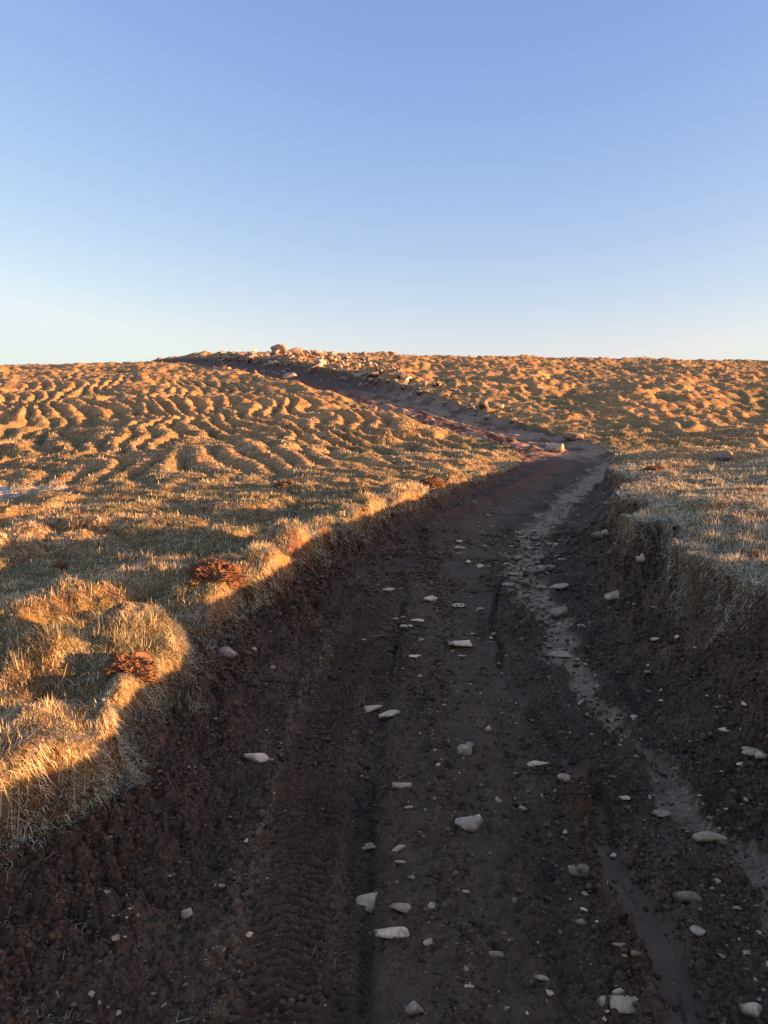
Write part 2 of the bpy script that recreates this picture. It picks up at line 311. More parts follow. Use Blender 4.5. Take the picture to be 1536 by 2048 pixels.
# ------------------------------------------------------------------ materials
def new_mat(name):
    m = bpy.data.materials.new(name); m.use_nodes = True
    n = m.node_tree; b = n.nodes['Principled BSDF']
    b.inputs['Specular IOR Level'].default_value = 0.25
    return m, n, b
class NB:
    """small node helper"""
    def __init__(s, n): s.n = n
    def a(s, name, ch=None):
        q = s.n.nodes.new('ShaderNodeAttribute'); q.attribute_name = name
        return q
    def noise(s, scale, detail=4, rough=.6, vec=None, dist=0):
        q = s.n.nodes.new('ShaderNodeTexNoise'); q.inputs['Scale'].default_value = scale; q.inputs['Detail'].default_value = detail; q.inputs['Roughness'].default_value = rough; q.inputs['Distortion'].default_value = dist
        if vec is not None: s.n.links.new(vec, q.inputs['Vector'])
        return q.outputs[0]
    def pos(s):
        return s.n.nodes.new('ShaderNodeNewGeometry').outputs['Position']
    def ramp(s, f, stops):
        q = s.n.nodes.new('ShaderNodeValToRGB')
        while len(q.color_ramp.elements) < len(stops): q.color_ramp.elements.new(.5)
        for el, (p, c) in zip(q.color_ramp.elements, stops):
            el.position = p; el.color = (*c, 1) if len(c) == 3 else c
        s.n.links.new(f, q.inputs[0]); return q.outputs[0]
    def mix(s, f, A, B, mode='MIX'):
        q = s.n.nodes.new('ShaderNodeMix'); q.data_type = 'RGBA'; q.blend_type = mode
        for sock, v in ((q.inputs[0], f), (q.inputs[6], A), (q.inputs[7], B)):
            if isinstance(v, (int, float)): sock.default_value = v
            elif isinstance(v, tuple): sock.default_value = (*v, 1)
            else: s.n.links.new(v, sock)
        return q.outputs[2]
    def m(s, op, a, b=0.0, c=None, clamp=False):
        q = s.n.nodes.new('ShaderNodeMath'); q.operation = op; q.use_clamp = clamp
        for i, v in enumerate((a, b) if c is None else (a, b, c)):
            if isinstance(v, (int, float)): q.inputs[i].default_value = v
            else: s.n.links.new(v, q.inputs[i])
        return q.outputs[0]
    def sep(s, c):
        q = s.n.nodes.new('ShaderNodeSeparateColor'); s.n.links.new(c, q.inputs[0]); return q.outputs
    def bump(s, h, strength, dist, nrm=None):
        q = s.n.nodes.new('ShaderNodeBump'); q.inputs['Strength'].default_value = strength; q.inputs['Distance'].default_value = dist
        s.n.links.new(h, q.inputs['Height'])
        if nrm is not None: s.n.links.new(nrm, q.inputs['Normal'])
        return q.outputs[0]

def land_material(name):
    m, n, b = new_mat(name); N = NB(n); P = N.pos()
    A = N.a('cover'); s = N.sep(A.outputs['Color']); turf, sand, mud = s[0], s[1], s[2]; red = A.outputs['Alpha']
    B = N.a('tone'); s2 = N.sep(B.outputs['Color']); worn, pale, green = s2[0], s2[1], s2[2]; rough_f = B.outputs['Alpha']
    # peat
    c = N.ramp(N.noise(3.0, 6, .65, P), [(.30, (.070, .044, .027)), (.52, (.132, .083, .050)), (.75, (.21, .132, .080))])
    vo = n.nodes.new('ShaderNodeTexVoronoi'); vo.inputs['Scale'].default_value = 85; n.links.new(P, vo.inputs['Vector'])
    c = N.mix(N.ramp(N.sep(vo.outputs['Color'])[0], [(.35, (0, 0, 0)), (.95, (.75, .75, .75))]), c, (.022, .0135, .010))
    c = N.mix(N.ramp(N.noise(42, 4, .75, P), [(.54, (0, 0, 0)), (.70, (.85, .85, .85))]), c, N.ramp(N.noise(5, 3, .6, P), [(.35, (.16, .085, .042)), (.7, (.26, .15, .075))]))
    c = N.mix(N.m('MULTIPLY', worn, .85), c, N.ramp(N.noise(9, 4, .6, P), [(.3, (.106, .066, .038)), (.7, (.195, .123, .072))]))
    grit = N.noise(70, 2, .5, P)
    c = N.mix(N.ramp(grit, [(.60, (0, 0, 0)), (.72, (.35, .35, .35))]), c, (.17, .115, .066))
    c = N.mix(red, c, N.ramp(N.noise(12, 4, .65, P), [(.3, (.085, .034, .017)), (.7, (.21, .085, .038))]))
    c = N.mix(N.m('MULTIPLY', pale, N.ramp(N.noise(38, 3, .6, P), [(.42, (0, 0, 0)), (.62, (1, 1, 1))])), c, (.30, .20, .105))
    c = N.mix(N.m('MULTIPLY', sand, 1.5, clamp=True), c, N.ramp(N.noise(8, 5, .65, P), [(.3, (.22, .14, .088)), (.75, (.50, .34, .215))]))
    c = N.mix(mud, c, N.ramp(N.noise(6, 4, .5, P), [(.3, (.110, .066, .038)), (.75, (.175, .110, .066))]))
    # turf: dead straw, rust and olive patches
    g = N.ramp(N.noise(1.3, 5, .6, P), [(.30, (.22, .118, .042)), (.48, (.37, .205, .070)), (.66, (.49, .295, .115))])
    g = N.mix(N.ramp(N.noise(7, 4, .7, P), [(.44, (0, 0, 0)), (.66, (.8, .8, .8))]), g, (.42, .28, .12))
    g = N.mix(N.ramp(N.noise(2.1, 4, .6, P, .5), [(.55, (0, 0, 0)), (.70, (.75, .75, .75))]), g, (.24, .105, .04))
    g = N.mix(green, g, N.ramp(N.noise(5, 3, .6, P), [(.3, (.10, .092, .036)), (.7, (.21, .185, .075))]))
    g = N.mix(N.m('MULTIPLY', rough_f, .9), g, (.70, .62, .57))
    c = N.mix(turf, c, g)
    n.links.new(c, b.inputs['Base Color'])
    rg = N.m('SUBTRACT', .95, N.m('MULTIPLY', mud, .22))
    n.links.new(rg, b.inputs['Roughness'])
    h1 = N.bump(N.noise(70, 5, .75, P), .9, .014)
    h2 = N.bump(N.noise(14, 5, .7, P), .5, .035, h1)
    q = n.nodes.new('ShaderNodeMix'); q.data_type = 'VECTOR'
    h3 = N.bump(N.noise(120, 3, .6, P), .15, .003)
    n.links.new(mud, q.inputs[0]); n.links.new(h2, q.inputs[4]); n.links.new(h3, q.inputs[5])
    n.links.new(q.outputs[1], b.inputs['Normal'])
    return m
M_LAND = land_material('moor_turf_and_peat')

# ------------------------------------------------------------------ land mesh: rings about the standing point, split into track, banks, rill, moor
DA = math.radians(0.105)
ang = [0.0]
while ang[-1] < math.radians(35): ang.append(ang[-1] + DA)
st = DA
while ang[-1] < math.pi - .06:
    st = min(st * 1.06, .055); ang.append(ang[-1] + st)
ang = np.array(ang)
ANG = np.concatenate([-ang[:0:-1], ang])                     # closed over the seam behind
rad = [0.45]
while rad[-1] < 125:
    r0 = rad[-1]; rad.append(r0 + r0 * .0015 * min(1 + r0 / 3.6, 4.6))
while rad[-1] < 3500: rad.append(rad[-1] * 1.09)
RAD = np.array(rad)
NA, NR = len(ANG), len(RAD)
GX = (RAD[:, None] * np.sin(ANG)[None]).ravel(); GY = (RAD[:, None] * np.cos(ANG)[None]).ravel()
T = {}
CH = 400000
for i in range(0, len(GX), CH):
    d = terrain(GX[i:i + CH], GY[i:i + CH])
    for k in ('z', 'turf', 'turfv', 'frost', 'sand', 'mud', 'red', 'worn', 'pale', 'kind', 'gb', 'hum', 'lw', 't'):
        T.setdefault(k, []).append(d[k].astype(np.float32) if k != 'kind' else d[k])
T = {k: np.concatenate(v) for k, v in T.items()}
print('LAND', NA, NR, len(GX), 'crest', _e0)
green = np.clip(ss(.0, .6, fbm(GX / 2.4, GY / 2.4, 101, 3)) * .55 * (1 - ss(20, 45, GY)) + ss(.05, -.10, T['hum'] - .06) * .55, 0, 1) * T['turf']
green = np.clip(green + T['gb'] * .6, 0, 1)
turfm = np.clip(T['turfv'] + T['gb'] * .2, 0, 1)
COVER = np.stack([turfm, T['sand'], T['mud'], T['red']], 1).astype(np.float32)
TONE = np.stack([T['worn'], T['pale'], green, T['frost']], 1).astype(np.float32)
ij = np.arange(NR - 1)[:, None] * NA + np.arange(NA)[None]
jn = np.arange(NR - 1)[:, None] * NA + (np.arange(NA)[None] + 1) % NA
QUADS = np.stack([ij, jn, jn + NA, ij + NA], -1).reshape(-1, 4)      # normals up
QK = T['kind'][QUADS[:, 0]]

def mesh_from(name, co, quads, mat, attrs=None, tris=None, smooth=True):
    me = bpy.data.meshes.new(name)
    nq = len(quads); ntr = 0 if tris is None else len(tris)
    me.vertices.add(len(co)); me.vertices.foreach_set('co', np.ascontiguousarray(co, np.float32).ravel())
    li = quads.ravel() if ntr == 0 else np.concatenate([quads.ravel(), tris.ravel()])
    me.loops.add(len(li)); me.loops.foreach_set('vertex_index', li.astype(np.int32))
    me.polygons.add(nq + ntr)
    starts = np.concatenate([np.arange(nq) * 4, nq * 4 + np.arange(ntr) * 3]).astype(np.int32)
    me.polygons.foreach_set('loop_start', starts)
    me.update(calc_edges=True)
    if smooth: me.polygons.foreach_set('use_smooth', np.ones(nq + ntr, bool))
    for k, v in (attrs or {}).items():
        at = me.attributes.new(k, 'FLOAT_COLOR', 'POINT'); at.data.foreach_set('color', np.ascontiguousarray(v, np.float32).ravel())
    me.materials.append(mat); me.validate(); me.update()
    o = bpy.data.objects.new(name, me); COL.objects.link(o)
    return o
CO = np.stack([GX, GY, T['z']], 1)
def land_piece(name, sel, label, cat, first=False):
    q = QUADS[sel]
    if len(q) == 0: return
    used = np.unique(q); mp = np.full(len(GX), -1, np.int64); mp[used] = np.arange(len(used))
    tr = None; co = CO[used]; cv, tn = COVER[used], TONE[used]
    o = mesh_from(name, co, mp[q], M_LAND, dict(cover=cv, tone=tn), tr)
    o['kind'] = 'structure'; o['label'] = label; o['category'] = cat
    return o
land_piece('moorland', QK == 0, 'hummocky moor of dead straw coloured grass rising to the skyline', 'moorland')
land_piece('dirt_track', QK == 1, 'dark rutted peat track winding up through the moor', 'dirt track')
land_piece('earth_bank', QK == 2, 'cut slopes of dark loose peat along both sides of the track', 'earth bank')
land_piece('mud_rill', QK == 3, 'narrow grey mud rill running down the right of the track', 'rill')

# ------------------------------------------------------------------ grass: blades as one mass
rng = np.random.RandomState(7)
def band_points(n, y0, y1, power, side, t0, t1, fn):
    """points along a lip of the cut, t = 0 at the foot, 1 at the lip"""
    y = (y0 ** power + rng.rand(n) * (y1 ** power - y0 ** power)) ** (1 / power); t = t0 + (t1 - t0) * rng.rand(n)
    f, l = (K(y, WL), K(y, LL) - .34 * np.exp(-((y - 2.72) / .27) ** 2)) if side < 0 else (K(y, WR), K(y, LR))
    u = side * (f + t * (l - f))
    x = np.interp(y, _ty, _tx) + u / np.interp(y, _ty, _cos)
    d = terrain(x, y); k = rng.rand(n) < fn(d, x, y)
    return x[k], y[k], {a: b[k] for a, b in d.items()}
def grass_points(n, r0, r1, power, half_deg, fn):
    rr = (r0 ** power + rng.rand(n) * (r1 ** power - r0 ** power)) ** (1 / power)
    aa = np.radians((rng.rand(n) * 2 - 1) * half_deg)
    x = rr * np.sin(aa); y = rr * np.cos(aa)
    d = terrain(x, y); w = fn(d, x, y)
    k = rng.rand(n) < w
    return x[k], y[k], {a: b[k] for a, b in d.items()}
def zgrid(x, y):
    r = np.hypot(x, y); a = np.arctan2(x, y)
    i = np.clip(np.searchsorted(RAD, r) - 1, 0, NR - 2); j = np.clip(np.searchsorted(ANG, a) - 1, 0, NA - 2)
    fr = np.clip((r - RAD[i]) / (RAD[i + 1] - RAD[i]), 0, 1); fa = np.clip((a - ANG[j]) / (ANG[j + 1] - ANG[j]), 0, 1)
    Z = T['z']; k = i * NA + j
    return (Z[k] * (1 - fa) + Z[k + 1] * fa) * (1 - fr) + (Z[k + NA] * (1 - fa) + Z[k + NA + 1] * fa) * fr
def blades(x, y, z, az, length, width, lean, curl, color):
    n = len(x)
    dx, dy = np.sin(az), np.cos(az); sx, sy = dy, -dx
    base = np.stack([x, y, z - .01], 1)
    side = np.stack([sx, sy, np.zeros(n)], 1) * (width / 2)[:, None]
    def at(f, ln, a): return np.stack([dx * np.sin(a) * ln * f, dy * np.sin(a) * ln * f, np.cos(a) * ln * f], 1)
    mid = base + at(.55, length, lean); tip = mid + at(.5, length, np.minimum(lean + curl, 2.6))
    mid[:, 2] = np.maximum(mid[:, 2], zgrid(mid[:, 0], mid[:, 1]) + .006 + .12 * length); tip[:, 2] = np.maximum(tip[:, 2], zgrid(tip[:, 0], tip[:, 1]) + .003 + .05 * length * rng.rand(n))
    v = np.stack([base - side, base + side, mid + side * .8, mid - side * .8, tip], 1).reshape(-1, 3)
    o = np.arange(n)[:, None] * 5
    q = o + np.array([[0, 1, 2, 3]]); t = o + np.array([[3, 2, 4]])
    c = np.repeat(np.concatenate([color, np.ones((n, 1))], 1), 5, 0)
    return v, q, t, c
STRAW = np.array([(.78, .65, .40), (.66, .50, .27), (.48, .31, .14), (.25, .14, .055), (.30, .12, .05), (.27, .255, .11), (.17, .185, .07), (.72, .62, .43), (.55, .51, .36)])
def pick(n, wts):
    w = np.array(wts, float); w /= w.sum()
    c = STRAW[rng.choice(len(STRAW), n, p=w)]
    return c * (0.75 + .5 * rng.rand(n, 1))
gm, gn, gb_ = new_mat('grass_blade'); GN = NB(gn)
ga = GN.a('tint')
gn.links.new(ga.outputs['Color'], gb_.inputs['Base Color']); gb_.inputs['Roughness'].default_value = .7
tr_ = gn.nodes.new('ShaderNodeBsdfTranslucent'); gn.links.new(ga.outputs['Color'], tr_.inputs['Color'])
mx_ = gn.nodes.new('ShaderNodeMixShader'); mx_.inputs[0].default_value = .28
gn.links.new(gb_.outputs[0], mx_.inputs[1]); gn.links.new(tr_.outputs[0], mx_.inputs[2]); gn.links.new(mx_.outputs[0], gn.nodes['Material Output'].inputs[0])
gm.use_backface_culling = False
def colour_by_place(x, y, d):
    n = len(x)
    a = fbm(x / .55, y / .55, 121, 2) + .3 * rng.randn(n); g = fbm(x / 1.7, y / 1.7, 122, 2) + .25 * rng.randn(n)
    c = pick(n, (5, 5, 3, .9, .8, .7, .3, 1, .6))
    cg = pick(n, (.4, .6, .5, .5, .2, 3, 3, .8, 1.2)); cf = pick(n, (.8, .5, .4, .4, .1, .8, .4, 3.5, 3.5)); cr = pick(n, (1, 1.5, 3, 3, 3, .2, 0, 0, 0))
    hollow = ss(.10, .0, d['hum'] - .03)
    c = np.where(((g + hollow * .6 + .4 * ((y < 14) & (d['u'] < 0))) > .36)[:, None], cg, c)
    c = np.where((a > .62)[:, None], cr, c)
    onbank = (d['t'] < 1.05)
    c = np.where((onbank & (rng.rand(n) < .6))[:, None], cf, c)
    c = np.where(((d['u'] > 0) & (y < 13) & (rng.rand(n) < .7))[:, None], cf, c)
    return c
parts = []
def add_grass(n, r0, r1, power, half, ln, wd, fn, band=None):
    x, y, d = grass_points(n, r0, r1, power, half, fn) if band is None else band_points(n, r0, r1, power, *band, fn)
    m = len(x)
    rr = np.hypot(x, y)
    ts = np.where(rr < 11, .13, .24)
    cx_, cy_, ca_, cb_ = cells(x / ts + .6 * perlin(x / .2, y / .2, 133), y / ts, 135)
    flow = np.arctan2(cx_, cy_) + fbm(x / .5, y / .5, 131, 2) * 1.2
    cd_ = np.hypot(cx_, cy_)
    edge = ss(1.35, .9, d['t']) * ss(.15, .3, d['H'])
    outw = np.where(d['u'] > 0, -math.pi / 2, math.pi / 2)
    az = flow * (1 - .8 * edge) + outw * .8 * edge + rng.randn(m) * (.75 - .2 * edge)
    lean = np.clip(.62 + 1.15 * cd_ + .45 * rng.randn(m) + .6 * edge, .05, 2.2); curl = .5 + 1.0 * rng.randn(m) + .4 * edge
    L = ln(rr) * (.45 + .8 * rng.rand(m)) * (.55 + 1.0 * ca_ ** 1.6) * np.clip(1.25 - .7 * cd_, .4, 1.3); W = wd(rr) * (.7 + .6 * rng.rand(m))
    parts.append(blades(x, y, d['z'], az, L, W, lean, curl, colour_by_place(x, y, d) * (.72 + .5 * cb_)[:, None]))
    print('GRASS', r0, r1, m)
gw = lambda d, x, y: np.clip(d['turfv'] * .85 + d['turf'] * .15, 0, 1) * np.clip(d['turf'] * (d['t'] > .80) + d['gb'] * .55, 0, 1)
add_grass(330000, 1.3, 4.5, 1.9, 34, lambda r: .060 + 0 * r, lambda r: .0020 + .00035 * r, gw)
add_grass(560000, 4.5, 11, 1.4, 33, lambda r: .056 + 0 * r, lambda r: .0014 + .0005 * r, gw)
add_grass(330000, 11, 26, 1.1, 31, lambda r: .048 + .0005 * r, lambda r: .001 + .0006 * r, gw)
add_grass(130000, 26, 75, 1.0, 30, lambda r: .05 + .0004 * r, lambda r: .004 + .0006 * r, gw)
lipg = lambda d, x, y: np.clip(ss(np.where(d['u'] > 0, .80, .70), np.where(d['u'] > 0, .95, .88), d['t']) + d['gb'] * .7, 0, 1) * (.35 + .65 * ss(-.4, .3, fbm(x / .4, y / .4, 161, 2)))
add_grass(130000, 1.4, 5.5, 1.0, 0, lambda r: .05 + 0 * r, lambda r: .0020 + .00035 * r, lipg, (-1, .6, 1.45))
add_grass(60000, 5.5, 14, .8, 0, lambda r: .06 + 0 * r, lambda r: .0015 + .00055 * r, lipg, (-1, .6, 1.5))
add_grass(120000, 1.2, 7, 1.0, 0, lambda r: .042 + 0 * r, lambda r: .0018 + .00035 * r, lipg, (1, .25, 1.4))
add_grass(60000, 7, 18, .8, 0, lambda r: .046 + 0 * r, lambda r: .0015 + .00055 * r, lipg, (1, .3, 1.5))
rim = lambda d, x, y: ss(.84, .95, d['t']) * ss(-.2, .3, fbm(x / .35, y / .35, 163, 2) + .05)
_cb = colour_by_place
colour_by_place = lambda x, y, d: pick(len(x), (5, 5, 2.5, .6, .5, .8, .2, 1, .3))
add_grass(80000, 1.4, 6, 1.0, 0, lambda r: .062 + 0 * r, lambda r: .0022 + .0003 * r, rim, (-1, .85, 1.6))
add_grass(60000, 6, 14, .9, 0, lambda r: .068 + 0 * r, lambda r: .0018 + .0005 * r, rim, (-1, .85, 1.8))
colour_by_place = _cb
def flank(d, x, y): return gw(d, x, y) * (np.abs(np.arctan2(x, y)) > math.radians(33))
add_grass(150000, 1.0, 12, 1.5, 62, lambda r: .058 + 0 * r, lambda r: .0028 + .0005 * r, flank)
# thin tufts lying on the loose soil
TUFTS = [(on_plane(a, b, .2), r) for a, b, r in ((270, 1420, .24), (360, 1345, .18), (225, 1490, .2), (330, 1420, .16), (40, 1750, .22), (60, 1960, .22), (15, 1640, .2), (150, 2000, .12), (560, 1180, .15))]
def tuftw(d, x, y):
    sp_ = sum(np.exp(-((x - c[0]) ** 2 + (y - c[1]) ** 2) / (r * r * .5)) for c, r in TUFTS)
    k = ss(.35, .75, fbm(x / .3, y / .3, 141, 3) + .25 * ss(-.9, -1.3, d['u'])) * (d['u'] < -.55) * ss(-.6, -1.2, d['u']) + .5 * ss(.25, .6, fbm(x / .3, y / .3, 142, 3)) * ss(1.05, 1.4, d['u'])
    return np.clip(k * .10 + sp_ * ss(-.35, .3, fbm(x / .16, y / .16, 143, 2) + .1) + .006 * ss(.1, .8, np.abs(d['u'])), 0, 1) * d['soil']
add_grass(110000, 1.3, 7, 1.6, 34, lambda r: .036 + 0 * r, lambda r: .0011 + .0003 * r, tuftw)
off_ = 0; V, Q, TT, CC = [], [], [], []
for v, q, t, c in parts:
    V.append(v); Q.append(q + off_); TT.append(t + off_); CC.append(c); off_ += len(v)
gob = mesh_from('grass', np.concatenate(V), np.concatenate(Q), gm, dict(tint=np.concatenate(CC)), np.concatenate(TT), smooth=False)
gob['kind'] = 'stuff'; gob['label'] = 'matted straw coloured and frosted grass growing over the hummocks and banks'; gob['category'] = 'grass'

# ------------------------------------------------------------------ stones
def hull_mesh(name, seed):
    rs = random.Random(seed); bm = bmesh.new()
    for k in range(rs.randint(11, 17)):
        d = Vector((rs.gauss(0, 1), rs.gauss(0, 1), rs.gauss(0, 1))).normalized() * rs.uniform(.75, 1.15)
        d.x *= rs.uniform(.85, 1.15); bm.verts.new((max(-.8, min(.8, d.x)), max(-.8, min(.8, d.y)), max(-.75, min(.75, d.z))))
    h = bmesh.ops.convex_hull(bm, input=bm.verts)
    bmesh.ops.delete(bm, geom=[v for v in bm.verts if not v.link_faces], context='VERTS')
    bmesh.ops.bevel(bm, geom=list(bm.edges), offset=.055, segments=1, affect='EDGES', profile=.5)
    bmesh.ops.triangulate(bm, faces=bm.faces[:])
    for k in range(2): bmesh.ops.subdivide_edges(bm, edges=[e for e in bm.edges if e.calc_length() > .22], cuts=1, use_grid_fill=False); bmesh.ops.triangulate(bm, faces=bm.faces[:])
    o = Vector((rs.uniform(-50, 50), rs.uniform(-50, 50), rs.uniform(-50, 50)))
    for v in bm.verts: v.co *= 1 + mnoise.noise(v.co * 2.4 + o) * .07 + mnoise.noise(v.co * 6 + o) * .035
    mn = [min(v.co[i] for v in bm.verts) for i in range(3)]; mxx = [max(v.co[i] for v in bm.verts) for i in range(3)]
    for v in bm.verts:
        for i in range(3): v.co[i] = (v.co[i] - (mn[i] + mxx[i]) / 2) / (mxx[i] - mn[i])
    me = bpy.data.meshes.new(name); bm.to_mesh(me); bm.free()
    me.polygons.foreach_set('use_smooth', np.ones(len(me.polygons), bool)); me.set_sharp_from_angle(angle=math.radians(30))
    return me
def stone_mesh(name, seed, angular=.6, sub=3, flat=1.0):
    if angular >= .85: return hull_mesh(name, seed)
    rs = random.Random(seed); bm = bmesh.new()
    bmesh.ops.create_icosphere(bm, subdivisions=sub, radius=1.0)
    o = Vector((rs.uniform(-50, 50), rs.uniform(-50, 50), rs.uniform(-50, 50)))
    for v in bm.verts:
        n = mnoise.noise(v.co * .9 + o) * .36 + mnoise.noise(v.co * 2.1 + o) * .10
        v.co *= 1 + n
    for k in range(int(5 + 6 * angular)):
        d = Vector((rs.gauss(0, 1), rs.gauss(0, 1), rs.gauss(0, 1))).normalized(); h = rs.uniform(.34, .80)
        for v in bm.verts:
            e = v.co.dot(d) - h
            if e > 0: v.co -= d * e * (.65 + .35 * angular)
    for v in bm.verts:
        n = mnoise.noise(v.co * 4.5 + o) * .035 + mnoise.noise(v.co * 10 + o) * .018
        v.co *= 1 + n
    mn = [min(v.co[i] for v in bm.verts) for i in range(3)]; mxx = [max(v.co[i] for v in bm.verts) for i in range(3)]
    for v in bm.verts:
        for i in range(3): v.co[i] = (v.co[i] - (mn[i] + mxx[i]) / 2) / (mxx[i] - mn[i])
    me = bpy.data.meshes.new(name); bm.to_mesh(me); bm.free()
    me.polygons.foreach_set('use_smooth', np.ones(len(me.polygons), bool))
    me.set_sharp_from_angle(angle=math.radians(26))
    return me
def stone_material(name, light, dark, dirt):
    m, n, b = new_mat(name); N = NB(n)
    tc = n.nodes.new('ShaderNodeTexCoord'); P = N.pos(); oi = n.nodes.new('ShaderNodeObjectInfo')
    c = N.ramp(N.noise(22, 6, .68, P), [(.30, dark), (.62, light)])
    c = N.mix(N.ramp(N.noise(60, 4, .7, P), [(.50, (0, 0, 0)), (.68, (.6, .6, .6))]), c, tuple(v * .55 for v in dark))
    v = N.m('MULTIPLY_ADD', oi.outputs['Random'], .55, .66)
    q = n.nodes.new('ShaderNodeHueSaturation'); n.links.new(c, q.inputs['Color']); n.links.new(v, q.inputs['Value'])
    sz = n.nodes.new('ShaderNodeSeparateXYZ'); n.links.new(tc.outputs['Generated'], sz.inputs[0])
    low = N.m('ADD', N.m('MULTIPLY', sz.outputs[2], -2.6), N.m('MULTIPLY_ADD', N.noise(18, 5, .7, P), 3.6, .12), clamp=True)
    c = N.mix(low, q.outputs[0], dirt)
    n.links.new(c, b.inputs['Base Color']); b.inputs['Roughness'].default_value = .88
    n.links.new(N.bump(N.noise(90, 5, .7, P), .5, .004), b.inputs['Normal'])
    return m
M_PALE = stone_material('pale_limestone', (.84, .62, .38), (.56, .39, .23), (.09, .058, .038))
M_TAN = stone_material('tan_sandstone', (.50, .36, .215), (.29, .20, .115), (.085, .054, .034))
M_GREY = stone_material('grey_stone', (.54, .40, .265), (.32, .23, .15), (.08, .052, .036))
M_HILL = stone_material('weathered_hill_rock', (.56, .45, .35), (.36, .275, .205), (.26, .185, .13))
MATS = dict(p=M_PALE, t=M_TAN, g=M_GREY, h=M_HILL)
VARS = {}
def variant(kind, k, ang_, mat):
    key = (kind, k, mat)
    if key not in VARS:
        me = stone_mesh(kind, 1000 + k * 13 + int(ang_ * 100), ang_, 3); me.materials.append(MATS[mat]); VARS[key] = me
    return VARS[key]
def place(name, me, p, w, h, rot, label, cat, group=None, depth=None, tilt=0.0, sink=.3, lean=0.0):
    o = bpy.data.objects.new(name, me); COL.objects.link(o)
    o.location = (p[0], p[1], p[2] + h * (.5 - sink)); o.scale = (w, depth or w * .75, h)
    o.rotation_euler = (lean, tilt, rot)
    o['label'] = label; o['category'] = cat
    if group: o['group'] = group
    return o

